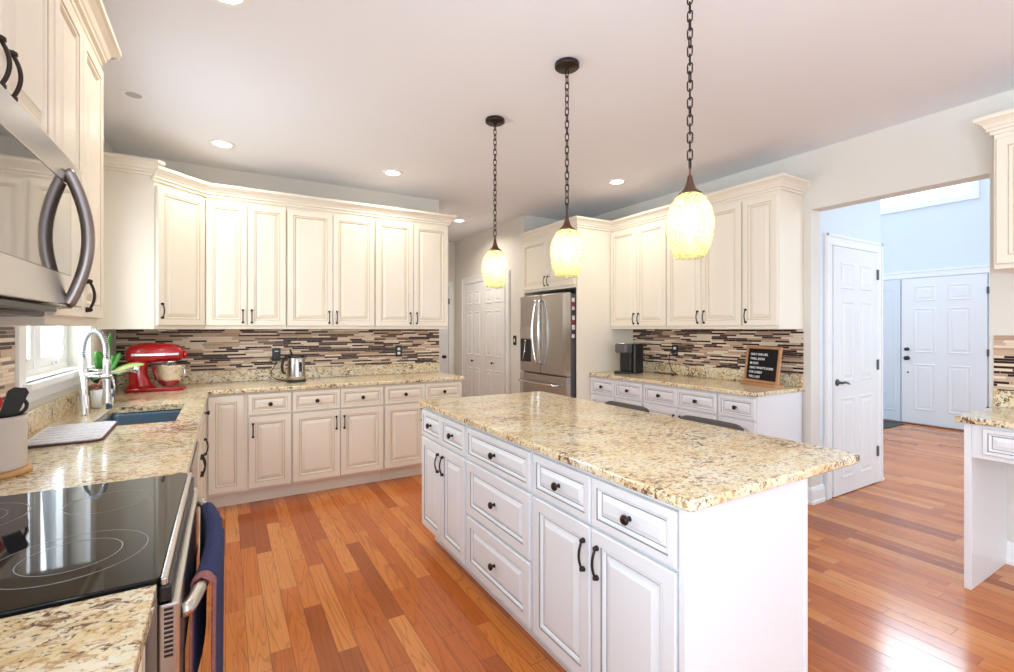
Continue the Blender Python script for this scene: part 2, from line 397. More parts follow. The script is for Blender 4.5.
# sink window: casing, stool, two sashes
mb = MB(); y0, y1, z0, z1 = WIN
frame_mb(mb, 'y', XL, XL + .022, y0 - .085, y1 + .085, z0 - .085, z1 + .085, .085)
mb.box(XL, y0 - .05, z0 - .03, XL + .05, y1 + .05, z0)
struct(mb.obj('trim_2', TRIM))
win = MB(); frame_mb(win, 'y', XL - .122, XL - .086, y0 + .001, y1 - .001, z0 + .001, z1 - .001, .03)
win.box(XL - .122, (y0 + y1) / 2 - .03, z0 + .03, XL - .084, (y0 + y1) / 2 + .03, z1 - .03)
win = struct(win.obj('window_1', TRIM))
for a, b in ((y0 + .032, (y0 + y1) / 2 - .032), ((y0 + y1) / 2 + .032, y1 - .032)):
    m_ = MB(); frame_mb(m_, 'y', XL - .121, XL - .091, a, b, z0 + .032, z1 - .032, .05)
    m_.obj('sash', TRIM, win)
    MB().box(XL - .120, a + .05, z0 + .082, XL - .116, b - .05, z1 - .082).obj('pane', PANE, win)
    m_ = MB().box(XL - .09, (a + b) / 2 - .03, z0 + .034, XL - .075, (a + b) / 2 + .03, z0 + .05, .003)
    m_.tube([(XL - .075, (a + b) / 2, z0 + .045), (XL - .06, (a + b) / 2, z0 + .06), (XL - .06, (a + b) / 2 + .03, z0 + .09)], .005).obj('crank', CHROME, win)
# baseboards
def baseboard(name, pts, h=.13):
    mb = MB(); prof = [(0, 0), (.022, 0), (.022, .02), (.014, .028), (.014, h - .03), (.008, h - .008), (0, h)]
    sweep(mb, prof, pts); return struct(mb.obj(name, TRIM))
def sweep(mb, prof, path, m=0):
    path = [Vector(p) for p in path]; n = len(path); secs = []
    for i in range(n):
        a = (path[i] - path[i - 1]).normalized() if i else None; b = (path[i + 1] - path[i]).normalized() if i < n - 1 else None
        a = a or b; b = b or a
        na = Vector((a.y, -a.x)); nb = Vector((b.y, -b.x)); d = (na + nb) / (1 + na.dot(nb))
        secs.append([(path[i].x + d.x * o, path[i].y + d.y * o, z) for o, z in prof])
    mb.loft(secs, m, False)
baseboard('baseboard_pantry', [(XR + .001, 2.052), (XR + .001, 1.999), (4.135, 1.999)])
baseboard('baseboard_pantry_corner', [(5.12, 1.999), (5.141, 1.999), (5.141, 3.2)])
baseboard('baseboard_right', [(XR - .001, .984), (XR - .001, -6.3)])
baseboard('baseboard_foyer', [(8.599, 2.08), (8.599, -1.5)])

# ------------------------------------------------------------------ six-panel doors
def paneled_slab(w, h, cols, rows, t=.035, b=(.012, -.006)):
    """slab x 0..w, z 0..h, front y=0, raised mouldings; rows=[(z0,z1)] cols=[(x0,x1)]"""
    mb = MB().box(0, 0, 0, w, t, h, .002, seg=1)
    for x0, x1 in cols:
        for z0, z1 in rows:
            mb.rings(x0, z0, x1, z1, [(0, 0, 0), (.004, -.006, 0), (.014, -.007, 0), (.022, -.0015, 0), (.04, -.0015, 0), (.055, -.006, 0)])
    return mb
def casing(mb, w, h, cw=.09, t=.02, y=0):
    prof = [(-cw - .006, h + cw + .006)]
    for x0, x1, z0, z1 in ((-cw - .006, -.006, 0, h + .006), (w + .006, w + cw + .006, 0, h + .006), (-cw - .006, w + cw + .006, h + .006, h + cw + .006)):
        mb.box(x0, y - t, z0, x1, y, z1, .004)
    for x0, x1, z0, z1 in ((-cw - .006, -cw + .018, 0, h + cw + .006), (w + cw - .018, w + cw + .006, 0, h + cw + .006), (-cw - .006, w + cw + .006, h + cw - .018, h + cw + .006)):
        mb.box(x0, y - t - .008, z0, x1, y - t + .002, z1, .003)
def hinge(parent, x, z): MB().box(x - .012, -.012, z - .045, x + .012, .0, z + .045, .002).obj('hinge', GREY, parent)
STD = [(.13, .80), (.93, 1.60), (1.70, 1.92)]
# pantry door
d1 = struct(paneled_slab(.76, 2.045, [(.11, .33), (.43, .65)], STD).obj('door_1', DOORW, loc=(4.255, 1.975, .006)))
mb = MB(); casing(mb, .78, 2.05); struct(mb.obj('trim_3', TRIM, loc=(4.245, 1.9995, 0)))
MB().lathe([(0, -.001), (.027, 0), (.027, .008), (.012, .012), (.011, .045), (.0, .047)], M=Matrix.Rotation(pi / 2, 4, 'X') @ Matrix.Translation((0, 0, 0))).tube([(0, -.042, 0), (.03, -.05, .004), (.075, -.05, -.006), (.11, -.046, -.016)], .009, rs=[.009, .009, .008, .005]).obj('lever_handle', GREY, d1, (.045, -.001, .93))
for z in (.28, 1.05, 1.85): hinge(d1, .755, z)
# front door and the leaf beside it
d2 = struct(paneled_slab(.915, 2.09, [(.15, .39), (.525, .765)], [(.20, .86), (1.02, 1.66), (1.76, 1.98)], .04).obj('door_2', DOORW, loc=(8.575, 3.075, .012), rot=(0, 0, -pi / 2)))
for z, r in ((1.08, .024), (.95, .03)):
    MB().lathe([(0, -.001), (r, 0), (r, .01), (r * .5, .014), (r * .5, .03), (r * .95, .036), (r, .052), (r * .7, .062), (0, .064)], M=Matrix.Rotation(pi / 2, 4, 'X')).obj('knob' if z < 1 else 'deadbolt', BLACK, d2, (.07, -.001, z - .012))
MB().lathe([(0, 0), (.012, 0), (.012, .004), (0, .005)], M=Matrix.Rotation(pi / 2, 4, 'X')).obj('door_chime_plate', BLACK, d2, (.075, -.001, .73))
for z in (.3, 1.05, 1.87): hinge(d2, .925, z)
struct(MB().box(0, 0, 0, .34, .03, 2.09, .002).rings(.06, .15, .28, 1.95, [(0, 0, 0), (.004, -.004, 0), (.014, -.005, 0), (.022, -.001, 0)]).obj('door_3', FOYER, loc=(8.569, 3.43, .012), rot=(0, 0, -pi / 2)))
mb = MB(); casing(mb, 1.29, 2.105, .1); struct(mb.obj('trim_4', TRIM, loc=(8.599, 3.44, 0), rot=(0, 0, -pi / 2)))
sbox('trim_5', paint('oak_threshold', rgb(120, 66, 36), .4, .1, 20), 8.50, 2.1, 0, 8.566, 3.5, .016)
# hall closet: a pair of leaves, and the hall end door
HP = [(.12, .78), (.90, 1.56), (1.64, 1.93)]
for k, (ya, yb) in enumerate(((6.56, 5.965), (5.96, 5.36))):
    w = ya - yb
    dd = struct(paneled_slab(w, 2.03, [(.09, w / 2 - .04), (w / 2 + .04, w - .09)], [(.12, .80), (.98, 1.62), (1.72, 1.92)], .02).obj('door_%d' % (4 + k), DOORW, loc=(3.135, ya, .01), rot=(0, 0, -pi / 2)))
    MB().lathe([(0, 0), (.007, 0), (.007, .02), (.017, .026), (.017, .034), (0, .04)], M=Matrix.Rotation(pi / 2, 4, 'X')).obj('knob', BRONZE, dd, (w * .5, -.001, .90))
mb = MB(); casing(mb, 1.215, 2.045, .09); struct(mb.obj('trim_6', TRIM, loc=(3.159, 6.567, 0), rot=(0, 0, -pi / 2)))
dd = struct(paneled_slab(.76, 2.03, [(.11, .33), (.43, .65)], STD, .03).obj('door_6', DOORW, loc=(2.27, 6.945, .008)))
MB().lathe([(0, 0), (.026, 0), (.026, .006), (.01, .012), (.01, .03), (.026, .036), (.026, .055), (0, .062)], M=Matrix.Rotation(pi / 2, 4, 'X')).obj('knob', BRONZE, dd, (.68, -.001, .93))
hinge(dd, .77, 1.8)
mb = MB(); casing(mb, .78, 2.04, .08); struct(mb.obj('trim_7', TRIM, loc=(2.26, 6.979, 0)))

# ------------------------------------------------------------------ cabinet parts
def pull_data():
    mb = MB(); pts = []
    for k in range(13):
        a = -1 + 2 * k / 12; pts.append((0, -.008 - .015 * math.cos(a * pi / 2) ** .8, a * .05))
    mb.tube([(0, .001, -.05)] + pts + [(0, .001, .05)], .0044, 8)
    for z in (-.05, .05):
        mb.lathe([(0, 0), (.0095, 0), (.0095, .004), (.006, .012), (.0, .013)], M=Matrix.Translation((0, 0, z)) @ Matrix.Rotation(pi / 2, 4, 'X'), seg=12)
        mb.lathe([(0, -.009), (.0085, -.004), (.0085, .004), (0, .009)], (0, -.010, z), 10)
    return mb.data('arched_pull', BRONZE)
def knob_data():
    return MB().lathe([(0, -.001), (.009, 0), (.006, .006), (.006, .014), (.0145, .018), (.0165, .024), (.013, .029), (.006, .0315), (0, .032)], M=Matrix.Rotation(pi / 2, 4, 'X'), seg=18).data('mushroom_knob', BRONZE)
PULL, KNOB = pull_data(), knob_data()
T = .02
def front_mesh(w, h, glaze, drawer):
    f = min(.058, h * .23) if drawer else .060
    a = .8 if drawer else 1.0
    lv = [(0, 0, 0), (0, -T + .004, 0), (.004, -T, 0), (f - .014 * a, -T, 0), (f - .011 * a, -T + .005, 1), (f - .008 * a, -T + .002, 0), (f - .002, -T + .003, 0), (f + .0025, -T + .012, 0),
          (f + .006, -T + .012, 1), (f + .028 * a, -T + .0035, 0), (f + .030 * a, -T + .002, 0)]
    return MB().rings(0, 0, w, h, lv)
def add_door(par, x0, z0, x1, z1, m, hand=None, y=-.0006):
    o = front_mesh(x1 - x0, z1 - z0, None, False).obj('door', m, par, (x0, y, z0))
    if hand:
        side, end = hand
        hx = .030 if side == 'l' else x1 - x0 - .030
        hz = .078 if end == 'b' else z1 - z0 - .105
        link('handle', PULL, o, (hx, -T, hz))
    return o
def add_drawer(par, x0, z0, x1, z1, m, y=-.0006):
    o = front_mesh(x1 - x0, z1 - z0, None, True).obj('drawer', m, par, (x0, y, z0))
    link('knob', KNOB, o, ((x1 - x0) / 2, -T + .002, (z1 - z0) / 2)); return o
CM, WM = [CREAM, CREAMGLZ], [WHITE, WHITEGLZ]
G_UP, G_LOW = 'wall cabinets with raised panel doors', 'base cabinets with raised panel fronts'
def cabinet(name, label, loc, rz, w, dep, z0, z1, m, toe=0.0, group=None, cat='cabinet'):
    t = thing(name, label, cat, (loc[0], loc[1], 0), rz, group)
    mb = MB()
    if toe:
        mb.box(.0, .075, 0.0, w, dep, toe).box(0, 0, toe, w, dep, z1, .0015, seg=1)
    else: mb.box(0, 0, z0, w, dep, z1, .0015, seg=1)
    mb.obj('body', [m[0]], t); return t
DZ0, DZ1, RZ0, RZ1 = .130, .688, .702, .862     # base door and drawer heights
GP = .0025
def base_double(label, loc, rz, w, m, dep=.60, hidden=False, nd=2):
    t = cabinet('base_cabinet', label, loc, rz, w - .001, dep, 0, ZT - TH - .0005, m, .112, G_LOW)
    h = w / 2
    for k in range(2):
        x0, x1 = (.006, h - GP) if k == 0 else (h + GP, w - .007)
        add_door(t, x0, DZ0, x1, DZ1, m, ('r' if k == 0 else 'l', 't'))
        add_drawer(t, x0, RZ0, x1, RZ1, m)
    return t
def wall_double(label, loc, rz, w, z0, z1, m, dep=.318, name='wall_cabinet', group=G_UP, left_pull=False):
    t = cabinet(name, label, loc, rz, w - .001, dep, z0, z1, m, 0, group)
    h = w / 2
    for k in range(2):
        x0, x1 = (.006, h - GP) if k == 0 else (h + GP, w - .007)
        add_door(t, x0, z0 + .028, x1, z1 - .03, m, ('r' if k == 0 and not left_pull else 'l', 'b'))
    return t
UZ0, UZ1 = 1.372, 2.435
# ---- back wall, upper row
YU = 4.505
DB = YB - YU - .001
wall_double('cream two-door wall cabinet next to the angled corner cabinet, above the kettle', (-.139, YU), 0, .594, UZ0, UZ1, CM, DB)
wall_double('middle cream two-door wall cabinet on the back wall', (.456, YU), 0, .759, UZ0, UZ1, CM, DB)
wall_double('cream two-door wall cabinet at the hall end of the back wall', (1.216, YU), 0, .749, UZ0, UZ1, CM, DB)
# angled corner cabinet
t = thing('corner_wall_cabinet', 'angled corner wall cabinet with one cream door, above the red mixer', 'cabinet', (-.44, 4.213, 0), 0, G_UP)
MB().prism([(-.3115, 0), (0, 0), (.3, .292), (.3, .6085), (-.3115, .6085)], UZ0, UZ1).obj('body', CREAM, t)
L = math.hypot(.3, .292); ang = math.atan2(.292, .3)
dr = front_mesh(L - .03, UZ1 - UZ0 - .058, None, False).obj('door', CM, t, (.015 * cos(ang) + .001 * sin(ang), .015 * sin(ang) - .001 * cos(ang), UZ0 + .028), (0, 0, ang))
link('handle', PULL, dr, (.03, -T, .105))
pk = MB().lathe([(0, 0), (.034, 0), (.034, -.012), (.03, -.016), (0, -.017)], (0, 0, 0)).obj('puck_light', CHROME, None, (-.42, 4.50, UZ0 - .0005))
tag(pk, 'small round silver puck light under the corner cabinet above the red mixer', 'light')
# ---- left wall, upper row
XU = -.44
t = cabinet('over_microwave_cabinet', 'short cream two-door cabinet directly above the microwave', (XU, 1.07), pi / 2, .758, XU - XL - .001, 1.8345, UZ1, CM, 0, G_UP)
for k in range(2):
    x0, x1 = (.006, .3765) if k == 0 else (.3815, .752)
    dr = add_door(t, x0, 1.862, x1, UZ1 - .03, CM, ('r' if k == 0 else 'l', 'b'))
wall_double('cream two-door wall cabinet between the microwave and the sink window', (XU, 1.829), pi / 2, .647, 1.385, UZ1, CM, XU - XL - .001, left_pull=True)
t = wall_double('cream two-door wall cabinet on the camera side of the microwave', (XU, .46), pi / 2, .609, 1.385, UZ1, CM, XU - XL - .001)
# ---- right wall, upper row
XUR = 3.62
wall_double('cream two-door wall cabinet beside the tall refrigerator panel, above the coffee maker', (XUR, 3.884), -pi / 2, .765, UZ0, UZ1, CM, XR - XUR - .001)
wall_double('cream two-door wall cabinet in the middle of the right wall row', (XUR, 3.118), -pi / 2, .766, UZ0, UZ1, CM, XR - XUR - .001)
t = cabinet('wall_cabinet', 'narrow single-door cream wall cabinet above the letter board', (XUR, 2.351), -pi / 2, .295, XR - XUR - .001, UZ0, UZ1, CM, 0, G_UP)
add_door(t, .006, UZ0 + .028, .288, UZ1 - .03, CM, ('l', 'b'))
# refrigerator surround
XF = 3.15
t = wall_double('cream two-door cabinet above the refrigerator', (XF, 4.915), -pi / 2, 1.008, 1.81, UZ1, CM, XR - XF - .001, 'over_refrigerator_cabinet')
tag(MB().box(XF, 3.885, 0, XR - .001, 3.9055, UZ1, .001, seg=1).obj('refrigerator_end_panel', CREAM), 'tall cream end panel standing between the refrigerator and the coffee counter', 'panel')
# desk upper
t = cabinet('wall_cabinet', 'cream wall cabinet above the desk at the right edge, past the foyer opening', (XUR, .885), -pi / 2, .76, XR - XUR - .001, 1.70, UZ1, CM, 0, G_UP)
add_door(t, .012, 1.725, .377, UZ1 - .03, CM, ('r', 'b')); add_door(t, .382, 1.725, .75, UZ1 - .03, CM, ('l', 'b'))
# crown mouldings
CR = [(.0005, 0), (.013, 0), (.013, .016), (.024, .022), (.024, .034), (.030, .040), (.038, .056), (.056, .072), (.066, .078), (.066, .098), (.0005, .098)]
def crown(label, path, extra=None):
    mb = MB()
    if extra: sweep(mb, [(o * 1.25, z + UZ1 + .03) for o, z in CR], extra); sweep(mb, [(-.02, UZ1 - .002), (.0005, UZ1 - .002), (.0005, UZ1 + .035), (-.02, UZ1 + .035)], extra)
    sweep(mb, [(o, z + UZ1 - .002) for o, z in CR], path)
    sweep(mb, [(-.08, UZ1 + .002), (.0005, UZ1 + .002), (.0005, UZ1 + .096), (-.08, UZ1 + .096)], path)
    return tag(mb.obj('crown_molding', CREAM), label, 'molding', 'crown moldings along the cabinet tops')
crown('cream crown molding along the back wall cabinets and round the angled corner', [(-.452, 4.202), (-.44, 4.213), (-.14, 4.505), (1.965, 4.505), (1.965, YB - .002)], [(XL + .002, 4.2125), (-.44, 4.2125), (-.425, 4.227)])
crown('cream crown molding above the microwave and left wall cabinets', [(XU, .46), (XU, 2.476), (XL + .002, 2.476)])
crown('cream crown molding over the refrigerator and right wall cabinets', [(XF, 4.90), (XF, 3.885), (XUR, 3.885), (XUR, 2.056), (XR - .002, 2.056)])
crown('cream crown molding on the desk cabinet at the right edge', [(XR - .002, .885), (XUR, .885), (XUR, .125)][0:0] or [(XR - .002, .886), (XUR, .886), (XUR, .125)])

# ------------------------------------------------------------------ base cabinets
YBF = 4.213
# back wall
t = cabinet('base_cabinet', 'cream base cabinet with one full-height door in the inner corner by the sink run', (-.139, YBF), 0, .288, .60, 0, ZT - TH - .0005, CM, .112, G_LOW)
add_door(t, .028, DZ0, .262, RZ1, CM)
t = cabinet('base_cabinet', 'narrow cream base cabinet with one drawer over one door, below the kettle', (.150, YBF), 0, .314, .60, 0, ZT - TH - .0005, CM, .112, G_LOW)
add_door(t, .006, DZ0, .308, DZ1, CM, ('l', 't')); add_drawer(t, .006, RZ0, .308, RZ1, CM)
base_double('cream base cabinet with two drawers over two doors in the middle of the back wall', (.465, YBF), 0, .751, CM)
base_double('cream base cabinet with two drawers at the hall end of the back wall', (1.217, YBF), 0, .763, CM)
# left wall
XBF = -.143
def left_cab(label, y0, y1): return cabinet('base_cabinet', label, (XBF, y0), pi / 2, y1 - y0 - .001, XBF - XL - .001, 0, ZT - TH - .0005, CM, .112, G_LOW)
t = thing('sink_base_cabinet', 'cream sink base cabinet under the window sink, seen edge-on', 'cabinet', (XBF, 2.80, 0), pi / 2, G_LOW)
MB().box(0, .07, 0, .94, .55, .112).box(0, 0, .112, .94, .04, ZT - TH - .0005).box(0, .04, .112, .02, .609, ZT - TH - .0005).box(.92, .04, .112, .94, .609, ZT - TH - .0005).box(.02, .04, .112, .92, .609, .13).obj('body', CREAM, t)
add_door(t, .006, DZ0, .468, DZ1, CM, ('r', 't')); add_door(t, .472, DZ0, .934, DZ1, CM, ('l', 't'))
front_mesh(.928, .16, None, True).obj('false_drawer', CM, t, (.006, -.0006, RZ0))
t = left_cab('cream corner base cabinet at the inner end of the sink run, beside the corner door', 3.741, 4.213)
add_door(t, .006, DZ0, .44, DZ1, CM, ('l', 't')); add_drawer(t, .006, RZ0, .44, RZ1, CM)
t = left_cab('narrow cream base cabinet between the range and the dishwasher', 1.832, 2.19)
add_door(t, .006, DZ0, .35, DZ1, CM, ('l', 't')); add_drawer(t, .006, RZ0, .35, RZ1, CM)
t = left_cab('cream base cabinet on the camera side of the range', .40, 1.066)
add_door(t, .006, DZ0, .331, DZ1, CM, ('r', 't')); add_door(t, .336, DZ0, .66, DZ1, CM, ('l', 't'))
add_drawer(t, .006, RZ0, .331, RZ1, CM); add_drawer(t, .336, RZ0, .66, RZ1, CM)
# right wall
XBR = 3.337
for lab, ya, w in (('white base cabinet with two drawers beside the refrigerator panel, under the coffee maker', 3.884, .737),
                   ('white base cabinet with two drawers in the middle of the right wall', 3.146, .775)):
    base_double(lab, (XBR, ya), -pi / 2, w, WM)
t = cabinet('base_cabinet', 'white single-drawer base cabinet with a plain side, under the letter board', (XBR, 2.370), -pi / 2, .312, .60, 0, ZT - TH - .0005, WM, .112, G_LOW)
add_door(t, .006, DZ0, .305, DZ1, WM, ('l', 't')); add_drawer(t, .006, RZ0, .305, RZ1, WM)
# island
XI = 1.103; DI = .582
def isl(label, ya, w): return cabinet('island_cabinet', label, (XI, ya), -pi / 2, w - .001, DI, 0, ZT - TH - .0005, WM, .112, 'cabinets of the island')
t = isl('white island cabinet with two small drawers over two doors, at the back wall end', 2.914, .654)
for x0, x1, s_ in ((.012, .322, 'r'), (.332, .642, 'l')):
    add_door(t, x0, DZ0, x1, DZ1, WM, (s_, 't')); add_drawer(t, x0, RZ0, x1, RZ1, WM)
t = isl('white island cabinet with a stack of three drawers, in the middle of the island', 2.259, .624)
for z0, z1 in ((RZ0, RZ1), (.415, DZ1), (.130, .401)): add_drawer(t, .012, z0, .612, z1, WM)
t = isl('white island cabinet with two drawers over two large doors, at the camera end', 1.634, .7395)
for x0, x1, s_ in ((.010, .364, 'r'), (.374, .729, 'l')):
    add_door(t, x0, DZ0, x1, DZ1, WM, (s_, 't')); add_drawer(t, x0, RZ0, x1, RZ1, WM)
tag(MB().box(XI + .07, .875, 0, 1.7035, .8935, ZT - TH - .0005).box(XI - .019, .875, .112, XI + .07, .8935, ZT - TH - .0005).box(1.682, .871, 0, 1.7035, .875, ZT - TH - .0005, .002).obj('island_end_panel', WHITE), 'plain white end panel of the island facing the camera', 'panel')
tag(MB().box(XI + DI + .0015, .8945, 0, 1.7035, 2.914, ZT - TH - .0005).obj('island_back_panel', WHITE), 'plain white back panel of the island behind the stools', 'panel')

# ------------------------------------------------------------------ worktops
def slab(poly, z1=ZT, th=TH, ch=.006): return MB().prism(poly, z1 - th, z1, 0, ch)
tag(slab(rrect(1.069, .8435, 2.021, 2.928, .022)).obj('island_countertop', GRANITE), 'large gold and cream granite slab on the island', 'countertop')
SX0, SX1, SY0, SY1 = -.565, -.215, 2.90, 3.56
mb = MB(); zb = ZT - TH
XC, YC = -.107, 4.178
def cb(x0, y0, x1, y1): mb.box(x0, y0, zb, x1, y1, ZT)
cb(XL + .001, 1.829, XC - .006, SY0); cb(XL + .001, SY0, SX0, SY1); cb(SX1, SY0, XC - .006, SY1); cb(XL + .001, SY1, XC - .006, YC + .006)
cb(XL + .001, YC + .006, 1.994, YB - .001)
mb.loft([[(x, y, z) for x, z in ((XC - .006, zb), (XC - .002, zb + .002), (XC, zb + .006), (XC, ZT - .006), (XC - .002, ZT - .002), (XC - .006, ZT))] for y in (1.829, YC + .006)], 0, False)
mb.loft([[(x, y, z) for y, z in ((YC + .006, zb), (YC + .002, zb + .002), (YC, zb + .006), (YC, ZT - .006), (YC + .002, ZT - .002), (YC + .006, ZT))] for x in (XC - .006, 1.994)], 0, False)
tag(mb.obj('sink_countertop', GRANITE), 'cream granite L-shaped worktop running past the sink and along the back wall', 'countertop')
tag(slab([(XL + .001, .40), (XC, .40), (XC, 1.067), (XL + .001, 1.067)], ch=.004).obj('range_side_countertop', GRANITE), 'gold speckled granite worktop in the lower left corner, camera side of the range', 'countertop')
tag(slab([(3.297, 2.042), (XR - .001, 2.042), (XR - .001, 3.8835), (3.297, 3.8835)], ch=.005).obj('coffee_countertop', GRANITE), 'granite worktop on the right wall under the coffee maker and letter board', 'countertop')
tag(slab([(3.335, .10), (XR - .001, .10), (XR - .001, .965), (3.335, .965)], ch=.005).obj('desk_countertop', GRANITE), 'granite desk top at the right edge', 'countertop')
ZS = ZT + .1
def up(label, *b): return tag(MB().box(*b, b=.002, seg=1).obj('granite_upstand', GRANITE), label, 'backsplash')
up('low granite upstand along the back wall behind the kettle', XL + .022, YB - .0205, ZT + .0005, 1.994, YB - .0005, ZS)
up('low granite upstand under the sink window', XL + .0005, 1.829, ZT + .0005, XL + .0205, YB - .0005, ZS)
up('low granite upstand behind the coffee maker and letter board', XR - .0205, 2.055, ZT + .0005, XR - .0005, 3.884, ZS)
up('low granite upstand behind the desk top at the right edge', XR - .0205, .10, ZT + .0005, XR - .0005, .965, ZS)
def tl(name, label, *b): return tag(MB().box(*b).obj(name, TILE), label, 'backsplash')
tl('tile_backsplash', 'brown and beige strip mosaic tile on the back wall', XL + .011, YB - .0105, ZS + .0005, 1.994, YB - .0005, UZ0 - .0005)
tl('tile_backsplash', 'brown and beige strip mosaic tile beside the sink window and behind the utensil crock', XL + .0005, 1.833, ZS + .0005, XL + .0105, 2.71, 1.3845)
tl('tile_backsplash', 'brown and beige strip mosaic tile behind the coffee maker and letter board', XR - .0105, 2.055, ZS + .0005, XR - .0005, 3.884, UZ0 - .0005)
tl('tile_backsplash', 'patch of brown strip mosaic tile above the desk top at the right edge', XR - .0105, .10, ZS + .0005, XR - .0005, .965, 1.335)

# ------------------------------------------------------------------ desk
t = thing('desk', 'white built-in desk with a drawer and open knee space at the right edge', 'desk', (3.375, .94, 0), -pi / 2)
MB().box(0, 0, 0, .03, .578, ZT - TH - .0005, .002).obj('leg_panel', WHITE, t)
MB().box(.031, .004, .70, .80, .57, ZT - TH - .0005, .001).obj('apron', WHITE, t)
front_mesh(.5, .135, None, True).obj('drawer', WM, t, (.075, .0035, .725))
link('knob', KNOB, t, (.325, -.015, .79))
# ------------------------------------------------------------------ sink, faucet
t = thing('kitchen_sink', 'undermount stainless sink set into the granite below the window', 'sink', ((SX0 + SX1) / 2, (SY0 + SY1) / 2, zb - .001))
a_, b_ = (SX1 - SX0) / 2 + .004, (SY1 - SY0) / 2 + .004
mb = MB(); z0 = -.2
secs = [[(p[0], p[1], z) for p in rrect(-a_ + i, -b_ + i, a_ - i, b_ - i, r)] for i, z, r in ((-.02, 0, .03), (0, 0, .03), (.004, -.02, .03), (.010, z0 + .03, .035), (.035, z0, .04), (.1, z0 - .003, .04))]
mb.loft(secs, 0, True, False); mb.face([v for v in mb.bm.verts][-len(secs[0]):]); mb.obj('basin', SINKM, t)
MB().lathe([(0, .004), (.03, .004), (.042, .001), (.042, -.002)], (0, 0, z0 + .001)).obj('drain', CHROME, t)
# commercial style faucet
fx, fy = -.655, 3.36; ex, ey = .105, -.05
t = thing('kitchen_faucet', 'tall satin chrome spring faucet at the back edge of the sink', 'faucet', (fx, fy, ZT + .0005))
MB().lathe([(0, 0), (.030, 0), (.030, .008), (.026, .014), (.024, .10), (.018, .105), (.0165, .31), (0, .315)]).obj('post', CHROME, t)
pts = []
for k in range(25):
    a = pi * k / 24; pts.append((ex / 2 - ex / 2 * cos(a), ey / 2 - ey / 2 * cos(a), .335 + .115 * sin(a)))
arch = [(0, 0, .30)] + pts + [(ex, ey, .30)]
MB().tube(arch, .0085, 10).obj('hose', GREY, t)
# spring coil round the arch
full = []
P = [Vector(p) for p in arch]; seg = [(P[i + 1] - P[i]).length for i in range(len(P) - 1)]; tot = sum(seg)
def at(sv):
    for i, l in enumerate(seg):
        if sv <= l or i == len(seg) - 1: return P[i].lerp(P[i + 1], min(1, sv / l)), (P[i + 1] - P[i]).normalized()
        sv -= l
N = 34 * 9
for k in range(N + 1):
    p, d = at(tot * k / N); s1 = d.cross(Vector((ey, -ex, 0)).normalized()).normalized(); s2 = d.cross(s1); a = 2 * pi * k / 9
    full.append(p + (s1 * cos(a) + s2 * sin(a)) * .0125)
MB().tube(full, .0026, 5).obj('spring', CHROME, t)
MB().lathe([(0, .30), (.014, .30), (.017, .27), (.017, .13), (.021, .11), (.024, .07), (.024, .035), (.02, .03), (0, .03)], (ex, ey, 0)).obj('spray_head', CHROME, t)
MB().tube([(0, 0, .205), (ex, ey, .205)], .0075).lathe([(.019, -.012), (.024, -.012), (.024, .012), (.019, .012)], (ex, ey, .205)).tube([(0, 0, .245), (ex, ey, .235)], .005).obj('docking_arm', CHROME, t)
MB().tube([(ex + .018, ey + .008, .21), (ex + .03, ey + .02, .15), (ex + .022, ey + .012, .09)], .005).obj('spray_lever', CHROME, t)
MB().tube([(.02, .01, .215), (.10, .10, .217), (.20, .22, .217)], .0085).lathe([(0, -.02), (.013, -.015), (.013, .02), (0, .025)], (.20, .22, .215)).obj('side_handle', CHROME, t)

# ------------------------------------------------------------------ range
RY0, RY1 = 1.072, 1.827; RW = RY1 - RY0
t = thing('range', 'stainless electric range with a black glass cooktop, on the left', 'range', (XC, RY0, 0), pi / 2)
rd = XC - XL - .003       # local: x along y, y into the wall
MB().box(.001, .0, .08, RW - .001, rd, .905).box(.03, .05, 0, RW - .03, rd - .02, .08).obj('body', DSTEEL, t)
ct = MB().prism(rrect(.002, -.004, RW - .002, rd, .012, 3), .9055, .917, 0, .003).obj('cooktop', BLKGLASS, t)
MB().box(.002, -.016, .902, RW - .002, -.0045, .9165, .003).obj('front_trim', STEELH, t)
def ringm(x, y, r, w=.0022):
    mb = MB(); n = 64
    a = [[mb.V((x + q * cos(2 * pi * i / n), y + q * sin(2 * pi * i / n), .9173)) for i in range(n)] for q in (r - w, r)]
    for i in range(n): mb.face([a[0][i], a[0][(i + 1) % n], a[1][(i + 1) % n], a[1][i]])
    return mb.obj('burner_ring', RINGM, ct)
for x, y, r in ((.20, .16, .125), (.20, .16, .082), (.20, .45, .08), (.55, .16, .09), (.56, .44, .125), (.56, .44, .085), (.38, .50, .05)): ringm(x, y, r)
MB().box(.004, -.022, .870, RW - .004, -.0005, .9015, .005).obj('control_panel', BLACK, t)
dr = MB().box(.004, -.034, .245, RW - .004, -.0005, .867, .005).obj('oven_door', STEELH, t)
MB().box(.10, -.0365, .34, RW - .10, -.0342, .72, .001).obj('oven_window', BLKGLASS, dr)
for k in range(11):
    z = .768 + k * .0086
    MB().box(.0031, -.024, z, .0041, -.010, z + .0045).obj('vent_slot', BLACK, dr)
hp = [(.042, -.034, .828), (.044, -.042, .828)]
for k in range(13):
    a = k / 12; hp.append((.055 + (RW - .11) * a, -.047 - .034 * sin(pi * a) ** .8, .828))
hp += [(RW - .044, -.042, .828), (RW - .042, -.034, .828)]
MB().tube(hp, .0135, 12).obj('door_handle', STEELH, dr)
MB().box(.004, -.034, .085, RW - .004, -.0005, .238, .006).obj('warming_drawer', STEELH, t)
